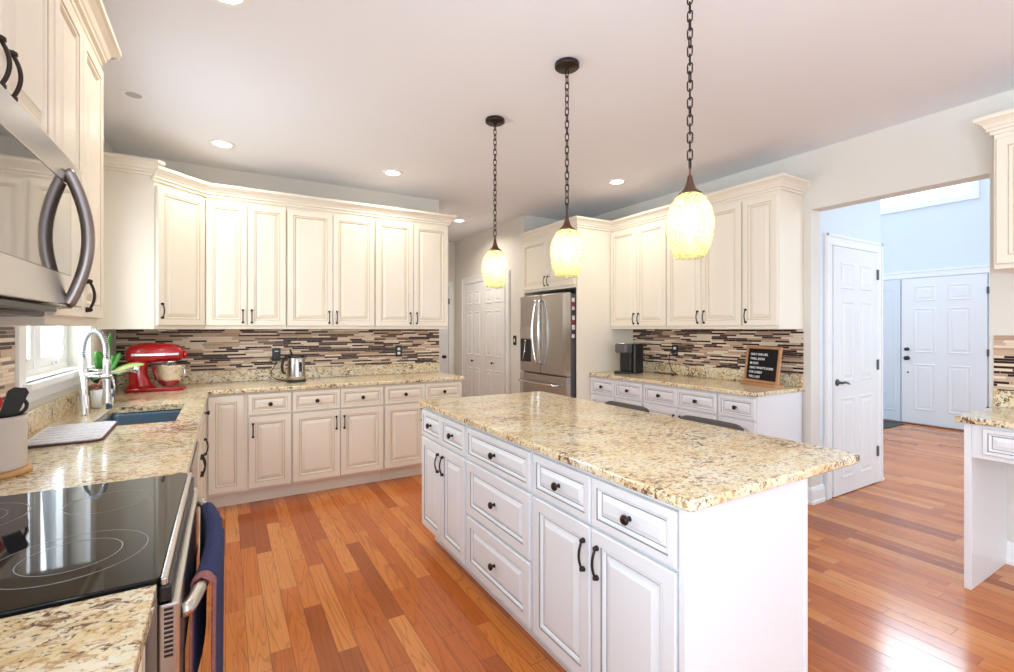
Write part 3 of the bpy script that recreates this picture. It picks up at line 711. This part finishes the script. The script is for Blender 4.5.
# towel over the handle
t = thing('dish_towel', 'navy blue terry dish towel hanging over the oven door handle', 'towel', (XC, RY0, 0), pi / 2)
def towel(x0, x1, drop_f, drop_b, off, n=26):
    secs = []
    for i in range(n + 1):
        a = i / n; x = x0 + (x1 - x0) * a
        aa = min(1, max(0, (x - .055) / (RW - .11)))
        cy = -.047 - .034 * sin(pi * aa) ** .8; cz = .828; r = .0190 + off
        w = .003 * sin(a * 19) + .002 * sin(a * 41 + 1)
        prof = []
        for k in range(9): prof.append((cy - r - .002 - abs(w) + .004 * (1 - k / 8), cz - drop_f * (1 - k / 8) + .012 * sin(a * 7) * (1 - k / 8)))
        for k in range(1, 8):
            b = pi * k / 8; prof.append((cy - r * cos(b), cz + r * sin(b)))
        for k in range(9): prof.append((cy + r - .002 + .003 * k / 8, cz - drop_b * k / 8))
        inner = [(p[0] + (.0035 if p[0] < cy else -.0035), p[1] - (.0035 if p[1] > cz else 0)) for p in prof][::-1]
        secs.append([(x, p[0], p[1]) for p in prof + inner])
    return MB().loft(secs)
towel(.15, .64, .47, .22, 0).obj('cloth', NAVY, t)
towel(.13, .158, .46, .2, .001, 4).obj('hem', NAVYT, t)

# ------------------------------------------------------------------ microwave
MX = -.36; MZ0, MZ1 = 1.432, 1.832
t = thing('microwave', 'stainless over-the-range microwave with a mirrored dark door', 'microwave', (MX, RY0, 0), pi / 2)
md = MX - XL - .002
MB().box(0, .022, MZ0, RW, md, MZ1, .003).obj('body', DSTEEL, t)
MB().box(0, 0, MZ1 - .075, RW, .0215, MZ1, .003).obj('vent_strip', STEELH, t)
dr = MB().box(0, 0, MZ0 + .004, RW, .0215, MZ1 - .077, .003).obj('door', STEELH, t)
MB().box(.012, -.0015, MZ0 + .085, RW - .115, -.0002, MZ1 - .080, .0006, seg=1).obj('door_glass', MIRGLASS, dr)
hp = [(.598, .0, MZ0 + .006)]
for k in range(17):
    a = -1 + k / 8; hp.append((.598, -.006 - .038 * math.cos(a * pi / 2) ** .9, MZ0 + .006 + .175 + a * .17))
hp.append((.598, .0, MZ0 + .356))
MB().tube(hp, .0145, 12).obj('handle', DSTEEL, dr)
MB().box(.02, .03, MZ0 - .028, RW - .2, md - .05, MZ0 - .0005, .006).obj('grease_filter', BLACK, t)
MB().box(.01, .004, MZ0 - .016, RW - .22, .028, MZ0 - .001, .003).obj('bottom_lip', BLACK, t)
# ------------------------------------------------------------------ dishwasher
t = thing('dishwasher', 'stainless dishwasher built in between the range and the sink, seen edge-on', 'dishwasher', (XBF, 2.192, 0), pi / 2)
MB().box(0, .002, .10, .606, .58, ZT - TH - .001).box(.02, .05, 0, .586, .55, .10).obj('body', GREY, t)
MB().box(.003, -.026, .115, .603, .0015, .868, .004).obj('door', STEELH, t)
MB().box(.05, -.033, .80, .556, -.0265, .83, .003).obj('handle', STEELH, t)

# ------------------------------------------------------------------ refrigerator
FX, FY1, FW = 3.02, 4.838, .905
t = thing('refrigerator', 'stainless french door refrigerator in its cream surround', 'refrigerator', (FX, FY1, 0), -pi / 2)
MB().box(.005, .085, .03, FW - .005, .84, 1.745).box(.03, .1, 0, FW - .03, .8, .03).obj('body', GREY, t)
def fdoor(x0, x1, z0, z1, name):
    secs = []
    for z in (z0, z0 + .01, z1 - .01, z1):
        i = .008 if z in (z0, z1) else 0
        s_ = []
        n = 10
        for k in range(n + 1):
            a = k / n; x = x0 + (x1 - x0) * a
            s_.append((x, .012 - .012 * math.sin(pi * (x / FW)) + i + (.012 if k in (0, n) else 0), z))
        secs.append(s_ + [(x1, .08, z), (x0, .08, z)])
    mb = MB().loft(secs, 0, False)
    return mb.obj(name, STEEL, t)
GZ = .872
l = fdoor(.002, FW / 2 - .003, GZ + .006, 1.755, 'door'); r = fdoor(FW / 2 + .003, FW - .002, GZ + .006, 1.755, 'door')
fz = fdoor(.002, FW - .002, .06, GZ - .006, 'freezer_drawer')
for par, sgn in ((l, -1), (r, 1)):
    x = FW / 2 + sgn * .045; hp = [(x - sgn * .01, .004, .985)]
    for k in range(15):
        a = -1 + k / 7; hp.append((x + sgn * .028 * cos(a * pi / 2) - sgn * .012, -.035 - .03 * cos(a * pi / 2), 1.34 + a * .345))
    hp.append((x - sgn * .01, .004, 1.695))
    MB().tube(hp, .012, 10).obj('handle', CHROME, par)
MB().tube([(.09, .002, .775), (.10, -.05, .775)] + [(.1 + .705 * k / 10, -.05 - .018 * sin(pi * k / 10), .775) for k in range(1, 10)] + [(.805, -.05, .775), (.815, .002, .775)], .012, 10).obj('handle', CHROME, fz)
d_ = MB().box(.055, -.0035, .995, .265, .004, 1.255, .004).obj('water_dispenser', BLACK, l)
MB().box(.055, -.0045, 1.27, .265, .004, 1.40, .003).obj('dispenser_panel', STEELH, l)
MB().tube([(.17, -.006, 1.24), (.165, -.02, 1.1), (.15, -.03, 1.02)], .007).obj('dispenser_paddle', CHROME, d_)
# magnets on the side facing the camera
mz = 1.70; k = 0
while mz > 1.30:
    h = random.uniform(.035, .06); x0 = random.uniform(3.115, 3.122)
    tag(MB().box(x0, FY1 - FW - .004, mz - h, x0 + random.uniform(.030, .038), FY1 - FW + .0045, mz, .001, seg=1).obj('refrigerator_magnet', PHOTO[(1, 0, 1, 2)[k % 4]]),
        'small printed magnet in the strip on the side of the refrigerator', 'magnet', 'magnets down the side of the refrigerator')
    mz -= h + .006; k += 1

# ------------------------------------------------------------------ pendants
def chain_link():
    pts = []
    for k in range(16):
        a = 2 * pi * k / 16; z = .011 * (1 if sin(a) >= 0 else -1) + .010 * sin(a)
        pts.append((.0095 * cos(a), 0, z))
    return MB().tube(pts, .0029, 6, closed=True).data('chain_link', BRONZE)
LINK = chain_link()
RINGD = MB().tube([(.014 * cos(2 * pi * k / 16), 0, .014 * sin(2 * pi * k / 16)) for k in range(16)], .0032, 6, closed=True).data('loop', RUST)
gl = [(.030, 1.899), (.044, 1.892), (.060, 1.875), (.076, 1.845), (.0855, 1.81), (.0885, 1.78), (.0865, 1.748), (.079, 1.710), (.068, 1.675), (.055, 1.648)]
GLASS = MB().lathe([(r, z - ZC) for r, z in gl] + [(r - .003, z - ZC) for r, z in gl[::-1]], seg=40).data('glass_shade', PGLASS)
CAPD = MB().lathe([(0, 1.968 - ZC), (.008, 1.966 - ZC), (.010, 1.955 - ZC), (.013, 1.94 - ZC), (.020, 1.92 - ZC), (.034, 1.903 - ZC), (.043, 1.898 - ZC), (.043, 1.892 - ZC), (.028, 1.890 - ZC), (0, 1.889 - ZC)]).data('cap', RUST)
CANO = MB().lathe([(0, -.036), (.010, -.036), (.012, -.028), (.058, -.027), (.064, -.022), (.064, -.004), (.058, 0), (0, 0)], seg=32).data('canopy', BRONZE)
SOCK = MB().lathe([(0, 1.888 - ZC), (.017, 1.888 - ZC), (.017, 1.845 - ZC), (0, 1.845 - ZC)]).data('socket', RUST)
BULBD = MB().lathe([(.010, 1.844 - ZC), (.013, 1.83 - ZC), (.024, 1.805 - ZC), (.029, 1.782 - ZC), (.026, 1.76 - ZC), (.015, 1.744 - ZC), (0, 1.74 - ZC)]).data('bulb', BULB)
for y, lab in ((2.767, 'pendant lamp hanging in front of the hall closet doors'), (1.992, 'middle pendant lamp, over the drawer stack of the island'), (1.223, 'pendant lamp over the camera end of the island')):
    t = thing('pendant_lamp', 'amber crackled-glass ' + lab, 'pendant lamp', (1.545, y, ZC - .0003), 0, 'pendant lamps over the island')
    link('canopy', CANO, t); link('cap', CAPD, t); g = link('glass_shade', GLASS, t); s_ = link('socket', SOCK, t); link('bulb', BULBD, s_)
    link('loop', RINGD, t, (0, 0, 1.980 - ZC), (0, 0, R(40)))
    z = -.036 - .018; k = 0
    rz0 = random.uniform(0, 2)
    while z > 2.005 - ZC:
        link('chain_link', LINK, t, (0, 0, z), (0, 0, rz0 + (pi / 2 if k % 2 else 0) + random.uniform(-.2, .2))); z -= .0335; k += 1
# ------------------------------------------------------------------ recessed ceiling lights
TR = MB().lathe([(.060, -.001), (.066, -.004), (.088, -.006), (.092, -.003), (.092, 0)], seg=36).data('trim_ring', TRIM)
LE = MB().lathe([(0, -.002), (.0655, -.002)], seg=36).data('lens', LENS)
LEO = MB().lathe([(0, -.002), (.0655, -.002)], seg=36).data('lens_unlit', LENSG)
def downlight(x, y, lab, on=True, watts=5, sc=1.0):
    t = thing('recessed_light', lab, 'ceiling light', (x, y, ZC), 0, 'recessed ceiling lights'); t.scale = (sc, sc, sc)
    link('trim_ring', TR, t); link('lens', LE if on else LEO, t)
    if on:
        d = bpy.data.lights.new('downlight', 'AREA'); d.shape = 'DISK'; d.size = .12; d.energy = watts; d.color = (1, .92, .80); d.spread = R(150)
        o = bpy.data.objects.new('downlight', d); COL.objects.link(o); o.parent = t; o.location = (0, 0, -.012)
downlight(-.02, 4.19, 'lit recessed ceiling light in front of the angled corner cabinet')
downlight(1.29, 4.19, 'lit recessed ceiling light in front of the middle back wall cabinet')
downlight(3.20, 3.36, 'lit recessed ceiling light in front of the right wall cabinets')
downlight(2.60, 5.60, 'lit recessed ceiling light in the hall beyond the back wall', watts=11)
downlight(0.0, 2.30, 'lit recessed ceiling light at the top edge of the photo')
downlight(-.47, 3.58, 'small unlit recessed ceiling light over the sink window', False, sc=.66)
downlight(-.53, 3.13, 'unlit recessed ceiling light half hidden by the left crown molding', False, sc=.66)

# ------------------------------------------------------------------ bar stools
def stool(x, y, lab):
    t = thing('bar_stool', lab, 'stool', (x, y, 0), -pi / 2, 'stools on the far side of the island')   # local -y faces the island
    MB().prism(rrect(-.19, -.18, .19, .18, .05), .60, .66, 0, .012).obj('seat', STOOL, t)
    secs = []
    for k in range(13):
        a = -1 + k / 6; X = .185 * (abs(a) ** .8 * (1 if a > 0 else -1)); Y = .178 + .014 * (1 - a * a); zt = .895 - .016 * abs(a) ** 8
        secs.append([(X, Y, .66), (X, Y + .006 - .02, .70), (X, Y - .012, zt - .01), (X, Y, zt), (X, Y + .016, zt - .003), (X, Y + .024, .70), (X, Y + .02, .66)])
    MB().loft(secs).obj('backrest', STOOL, t)
    for sx in (-1, 1):
        for sy in (-1, 1):
            MB().tube([(sx * .15, sy * .14, .60), (sx * .20, sy * .19, .0)], .014, rs=[.017, .012]).obj('leg', BRONZE, t)
    f = .185
    MB().tube([(-f, -f + .01, .2), (f, -f + .01, .2), (f, f - .01, .2), (-f, f - .01, .2)], .009, closed=True).obj('footrest', BRONZE, t)
stool(2.03, 2.24, 'dark grey low-back bar stool tucked at the island, the one closer to the refrigerator')
stool(2.03, 1.625, 'dark grey low-back bar stool tucked at the island, the one closer to the foyer opening')

# ------------------------------------------------------------------ stand mixer
t = thing('stand_mixer', 'red stand mixer with a steel bowl in the back corner of the worktop', 'mixer', (-.415, 4.40, ZT + .0005), R(3))
k_ = MB().prism([(-.2, -.055)] + [(.06 + .1 * sin(R(a)), -.095 * cos(R(a))) for a in range(0, 181, 20)] + [(-.2, .055), (-.215, .03), (-.215, -.03)], 0, .028, 0, .008)
k_.obj('base', RED, t)
def ell(cx, cz, rx, ry, n=16, y=0, z=None): return [(cx + rx * cos(2 * pi * i / n), y + ry * sin(2 * pi * i / n), cz) for i in range(n)]
MB().loft([ell(-.115, .025, .095, .066), ell(-.125, .06, .07, .056), ell(-.135, .12, .056, .05), ell(-.138, .19, .057, .05), ell(-.13, .235, .068, .052)]).obj('column', RED, t)
secs = []
for x, r, zc in ((-.212, .012, .268), (-.205, .038, .270), (-.18, .058, .275), (-.12, .068, .278), (-.03, .068, .280), (.06, .062, .280), (.11, .052, .276), (.135, .036, .27), (.142, .012, .266)):
    secs.append([(x, 1.0 * r * cos(2 * pi * i / 20), zc + 1.12 * r * sin(2 * pi * i / 20)) for i in range(20)])
hd = MB().loft(secs).obj('head', RED, t)
MB().lathe([(0, -.012), (.028, -.012), (.030, .0), (.028, .012), (0, .013)], M=Matrix.Translation((.15, 0, .265)) @ Matrix.Rotation(pi / 2, 4, 'Y')).obj('attachment_hub', RED, hd)
sec = []
for k in range(21):
    a = k / 20; x = -.17 + .28 * a; r = .0695 if a < .7 else .0695 - .018 * (a - .7) / .3
    sec.append([(x, -r + .0005, .262), (x, -r - .003, .265), (x, -r - .003, .279), (x, -r + .0005, .282)])
MB().loft(sec, 0, False).obj('trim_band', CHROME, hd)
MB().lathe([(0, .225), (.03, .225), (.032, .205), (.018, .195), (.018, .16), (0, .16)], (.06, 0, 0)).obj('beater_shaft', CHROME, hd)
MB().lathe([(0, .034), (.045, .034), (.045, .045), (.06, .055), (.088, .09), (.104, .14), (.108, .187), (.112, .190), (.106, .190), (.10, .14), (.08, .09), (.05, .05), (0, .048)], (.05, 0, 0), 32).obj('bowl', BOWLM, t)
MB().tube([(.13, -.06, .16), (.15, -.09, .155), (.15, -.09, .11), (.125, -.065, .10)], .006).obj('bowl_handle', CHROME, t)
# ------------------------------------------------------------------ kettle
t = thing('electric_kettle', 'stainless electric kettle with black handle on the back worktop', 'kettle', (.535, 4.52, ZT + .0005), R(200))
MB().lathe([(0, 0), (.078, 0), (.08, .006), (.078, .018), (0, .02)], seg=32).obj('base', BLACK, t)
MB().lathe([(.07, .02), (.077, .022), (.076, .05), (.068, .20), (.066, .212), (.06, .214)], seg=36).obj('body', STEEL, t)
MB().lathe([(.067, .212), (.064, .226), (.04, .238), (.02, .24), (0, .241)], seg=32).obj('lid', BLACK, t)
MB().tube([(.06, 0, .225), (.085, 0, .228), (.115, 0, .20), (.125, 0, .14), (.118, 0, .09), (.098, 0, .075)], .010, rs=[.009, .011, .012, .012, .010, .008]).obj('handle', BLACK, t)
MB().tube([(.04, 0, .235), (.05, .0, .27), (.058, 0, .285)], .009, rs=[.008, .009, .006]).obj('lid_lever', BLACK, t)
MB().box(-.012, .0665, .07, .012, .0735, .175, .004).obj('water_gauge', BLACK, t)
co = MB().tube([(.402, YB - .05, 1.088), (.385, YB - .055, 1.04), (.355, YB - .06, .99), (.36, YB - .07, .945), (.40, YB - .10, .920), (.44, 4.66, .917), (.50, 4.60, .917), (.525, 4.592, .918)], .004).obj('cord', BLACK, t)
bpy.context.view_layer.update(); co.matrix_parent_inverse = t.matrix_world.inverted()
# plugs and outlets
def outlet(label, loc, rz, m=BLACK, w=.035):
    t = thing('wall_outlet', label, 'outlet', loc, rz)
    MB().box(-w, -.006, -.058, w, 0, .058, .003).obj('cover_plate', m, t)
    for z in (-.022, .022): MB().box(-.015, -.0085, z - .013, .015, -.0061, z + .013, .003).obj('socket_face', LENSOFF if m is BLACK else m, t)
    return t
outlet('black outlet plate on the back wall tile beside the kettle, with a plug in it', (.402, YB - .011, 1.14), 0)
tag(MB().box(-.03, -.05, -.04, .03, 0, .035, .008).obj('power_adapter', BLACK, None, (.402, YB - .0205, 1.13)), 'black plug adapter in the outlet left of the kettle', 'adapter')
outlet('black outlet plate on the back wall tile near the hall end', (1.545, YB - .011, 1.145), 0)
outlet('black outlet plate on the right wall tile above the coffee maker cord', (XR - .011, 3.30, 1.155), -pi / 2)
t = thing('wall_switch', 'black switch plate on the hall wall beside the refrigerator', 'switch', (3.1595, 5.14, 1.23), -pi / 2)
MB().box(-.036, -.007, -.06, .036, 0, .06, .003).obj('plate', BLACK, t); MB().box(-.012, -.011, -.022, .012, -.0071, .022, .002).obj('rocker', LENSOFF, t)
# cord on the right counter
mb = MB().tube([(XR - .03, 3.31, 1.15), (XR - .06, 3.33, 1.12), (XR - .05, 3.345, 1.03), (XR - .045, 3.31, .95), (XR - .055, 3.25, .919), (XR - .10, 3.28, .917), (XR - .16, 3.20, .917)], .0042, 6)
mb.box(XR - .05, 3.285, 1.125, XR - .0205, 3.325, 1.165, .005); mb.tube([(XR - .055, 3.25, .919), (XR - .04, 3.4, .917), (XR - .035, 3.55, .917)], .0042, 6)
CORD = mb
# ------------------------------------------------------------------ pod coffee maker
t = thing('coffee_maker', 'black pod coffee maker with a grey head beside the refrigerator panel', 'coffee maker', (3.50, 3.63, ZT + .0005), -pi / 2 + R(4))
MB().prism(rrect(-.09, .12, .09, .275, .03), 0, .305, 0, .01).obj('body', BLACK, t)
MB().prism(rrect(-.08, -.0, .08, .115, .03), .215, .305, 0, .012).obj('brew_head', GREY, t)
MB().prism(rrect(-.07, -.03, .07, .118, .03), 0, .025, 0, .006).obj('drip_tray', BLACK, t)
MB().prism(rrect(-.07, .075, .07, .118, .01), .026, .214, 0, .003).obj('back_plate', BLACK, t)
MB().tube([(-.06, .02, .309), (0, .0, .312), (.06, .02, .309)], .007).obj('lift_handle', CHROME, t)
co = CORD.obj('cord', BLACK, t); bpy.context.view_layer.update(); co.matrix_parent_inverse = t.matrix_world.inverted()
# ------------------------------------------------------------------ letter board
A, B = Vector((3.815, 2.475)), Vector((3.70, 2.12)); dd_ = (B - A); ang = math.atan2(dd_.y, dd_.x); Lw = dd_.length
t = thing('letter_board', 'black felt letter board with white quote, wooden frame, on the right worktop', 'sign', (A.x, A.y, ZT + .0005), ang)
H_ = .30; tilt = R(-7)
pn = bpy.data.objects.new('frame', None)
mb = MB(); f = .022
for b in ((0, 0, 0, Lw, .018, f), (0, 0, H_ - f, Lw, .018, H_), (0, 0, f, f, .018, H_ - f), (Lw - f, 0, f, Lw, .018, H_ - f)): mb.box(*b, b=.001, seg=1)
fr = mb.obj('frame', OAKF, t, (0, .0, .022), (tilt, 0, 0))
MB().box(f, .006, f, Lw - f, .014, H_ - f).obj('felt_panel', FELT, fr)
MB().box(-.006, -.03, 0, Lw + .006, .06, .021, .002).obj('base_ledge', OAKF, t)
def letters(txt, x, z, size, parent, m, y=.004):
    c = bpy.data.curves.new('txt', 'FONT'); c.body = txt; c.size = size; c.extrude = .001; c.offset = .0004
    o = bpy.data.objects.new('tmp', c); COL.objects.link(o)
    dg = bpy.context.evaluated_depsgraph_get(); me = bpy.data.meshes.new_from_object(o.evaluated_get(dg))
    bpy.data.objects.remove(o); bpy.data.curves.remove(c)
    me.materials.clear(); me.materials.append(m)
    return link('letters', me, parent, (x, y, z), (pi / 2, 0, 0))
for k, s_ in enumerate(('ONLY ONE LIFE,', 'TWILL SOON', 'BE PAST.', "ONLY WHAT'S DONE", 'FOR CHRIST', 'WILL LAST')):
    letters(s_, f + .03, H_ - f - .056 - k * .037, .0265, fr, LETTER)
# ------------------------------------------------------------------ utensil crock
cx, cy = -.632, 2.115
tag(MB().lathe([(0, 0), (.09, 0), (.092, .006), (.09, .016), (.083, .018), (0, .018)], seg=36).obj('wooden_trivet', TANW, None, (cx, cy, ZT + .0005)), 'round tan wooden trivet under the utensil crock', 'trivet')
t = thing('utensil_crock', 'greige stoneware utensil crock beside the range', 'crock', (cx, cy, ZT + .019))
MB().lathe([(0, 0), (.076, 0), (.079, .006), (.080, .15), (.082, .155), (.082, .166), (.077, .168), (.073, .165), (.073, .02), (0, .018)], seg=40).obj('body', CERAM, t)
zz = ZT + .019
def ut(name, lab, mb, m): return tag(mb.obj(name, m, None, (cx, cy, zz)), lab, 'utensil', 'utensils in the crock')
def quad(pts, th, d):
    d = Vector(d) * th; mb = MB(); a = [mb.V(Vector(p)) for p in pts]; b = [mb.V(Vector(p) + d) for p in pts]; n = len(pts)
    mb.face(a); mb.face(b[::-1])
    for i in range(n): mb.face([a[i], a[(i + 1) % n], b[(i + 1) % n], b[i]])
    return mb
mb = quad([(.012, -.012, .14), (.046, .008, .14), (.078, .03, .235), (.072, .026, .25), (.048, .012, .255), (.036, .004, .245)], .007, (-.4, .8, 0)); mb.tube([(.028, 0, .14), (.0, -.02, .03)], .006)
ut('spatula', 'black spatula standing in the utensil crock', mb, BLACK)
ut('ring_handled_utensil', 'black utensil with a looped handle in the crock', MB().tube([(.05 + .0 * 1, .02, .165)] and [(.047 + .021 * cos(2 * pi * k / 18), .031 + .016 * cos(2 * pi * k / 18), .192 + .026 * sin(2 * pi * k / 18)) for k in range(18)], .0055, 6, closed=True).tube([(.045, .03, .166), (.02, .02, .03)], .006), BLACK)
ut('spoon', 'red silicone spoon in the utensil crock', MB().lathe([(0, -.035), (.016, -.025), (.024, 0), (.02, .025), (0, .036)], M=Matrix.Translation((.005, -.02, .205)) @ Matrix.Rotation(.2, 4, 'Y'), sy=.45).tube([(.0, -.015, .175), (-.01, .0, .03)], .005), REDSP)
ut('pepper_mill', 'dark turned handle standing in the crock behind the spoon', MB().tube([(-.03, .03, .03), (-.022, .035, .2), (-.018, .037, .29)], .01, rs=[.007, .009, .014]), BLACK)
# ------------------------------------------------------------------ drying mat
t = thing('drying_mat', 'pale grey dish drying mat with dark border beside the sink', 'mat', (-.57, 2.755, ZT + .0005), R(2))
MB().prism(rrect(-.13, -.235, .13, .235, .04), 0, .007, 0, .002).obj('border', MATB, t)
mb = MB().prism(rrect(-.123, -.228, .123, .228, .035), .007, .013, 0, .003)
for k in range(7):
    y = -.19 + k * .063; mb.tube([(-.11, y, .0125), (.11, y, .0125)], .003, 6)
mb.obj('pad', MAT_, t)
# ------------------------------------------------------------------ potted plant
def leaf(base, d, ln, w, lift, droop, roll=0):
    """a thick curved strap leaf"""
    d = Vector((d[0], d[1], 0)).normalized(); side = Vector((-d.y, d.x, 0)); up_ = Vector((0, 0, 1))
    side = (side * cos(roll) + up_ * sin(roll)); secs = []; n = 12
    for k in range(n + 1):
        a = k / n; p = Vector(base) + d * (ln * a * cos(lift * .6)) + up_ * (ln * (sin(lift) * a - droop * a * a))
        ww = w * (math.sin(pi * (a * .93 + .05)) ** .75) + .002
        secs.append([p - side * ww + up_ * .004, p - up_ * .003, p + side * ww + up_ * .004, p + up_ * .0025])
    return MB().loft(secs)
t = thing('potted_plant', 'broad-leaved green plant in a charcoal pot in the corner behind the faucet', 'plant', (-.662, 3.93, ZT + .0005))
MB().lathe([(0, 0), (.045, 0), (.048, .01), (.060, .15), (.063, .155), (.063, .17), (.055, .17), (.053, .15), (0, .148)], seg=28).obj('pot', POT, t)
MB().lathe([(0, .152), (.052, .15)], seg=20).obj('soil', SOIL, t)
for bx, d, ln, w, li, dr_, m_, ro in ((0, (.3, -1), .30, .030, 1.45, .06, LEAF, .9), (0, (-.05, -1), .25, .032, 1.2, .25, LEAF, .5), (0, (-.12, -1), .27, .028, .55, .30, LEAF, .3), (0, (-.1, -1), .22, .035, .35, .35, LEAF, 0), (0, (.6, -1), .20, .036, .5, .35, LEAF, 0),
      (0, (1, .1), .22, .038, .75, .35, LEAFY, .5), (0, (.9, -.4), .20, .034, .6, .40, LEAFY, .2), (0, (.3, .8), .2, .03, 1.2, .2, LEAF, 0), (0, (.1, .7), .18, .026, 1.3, .2, LEAF, .2)):
    leaf((0, 0, .15), d, ln, w, li, dr_, ro).obj('leaf', m_, t)
t = thing('flower_pot', 'small white patterned pot with tan flowers behind the faucet', 'plant', (-.625, 3.64, ZT + .0005))
MB().lathe([(0, 0), (.045, 0), (.05, .01), (.056, .10), (.05, .10), (.046, .02), (0, .018)], seg=24).obj('pot', LETTER, t)
mb = MB()
for k in range(14):
    a = k * 2.4; r = .012 + .03 * (k % 5) / 5; mb.lathe([(0, -.013), (.011, -.006), (.013, .004), (0, .012)], (r * cos(a), r * sin(a), .115 + .02 * (k % 3)), 7)
mb.obj('blossoms', paint('tan_blossom', rgb(168, 116, 98), .8, .3, 50), t)['kind'] = 'stuff'
# ------------------------------------------------------------------ doormat
tag(MB().prism(rrect(7.75, 2.98, 8.45, 4.1, .02), .0005, .012, 0, .003).obj('doormat', RUG), 'dark doormat on the foyer floor by the front door', 'mat')
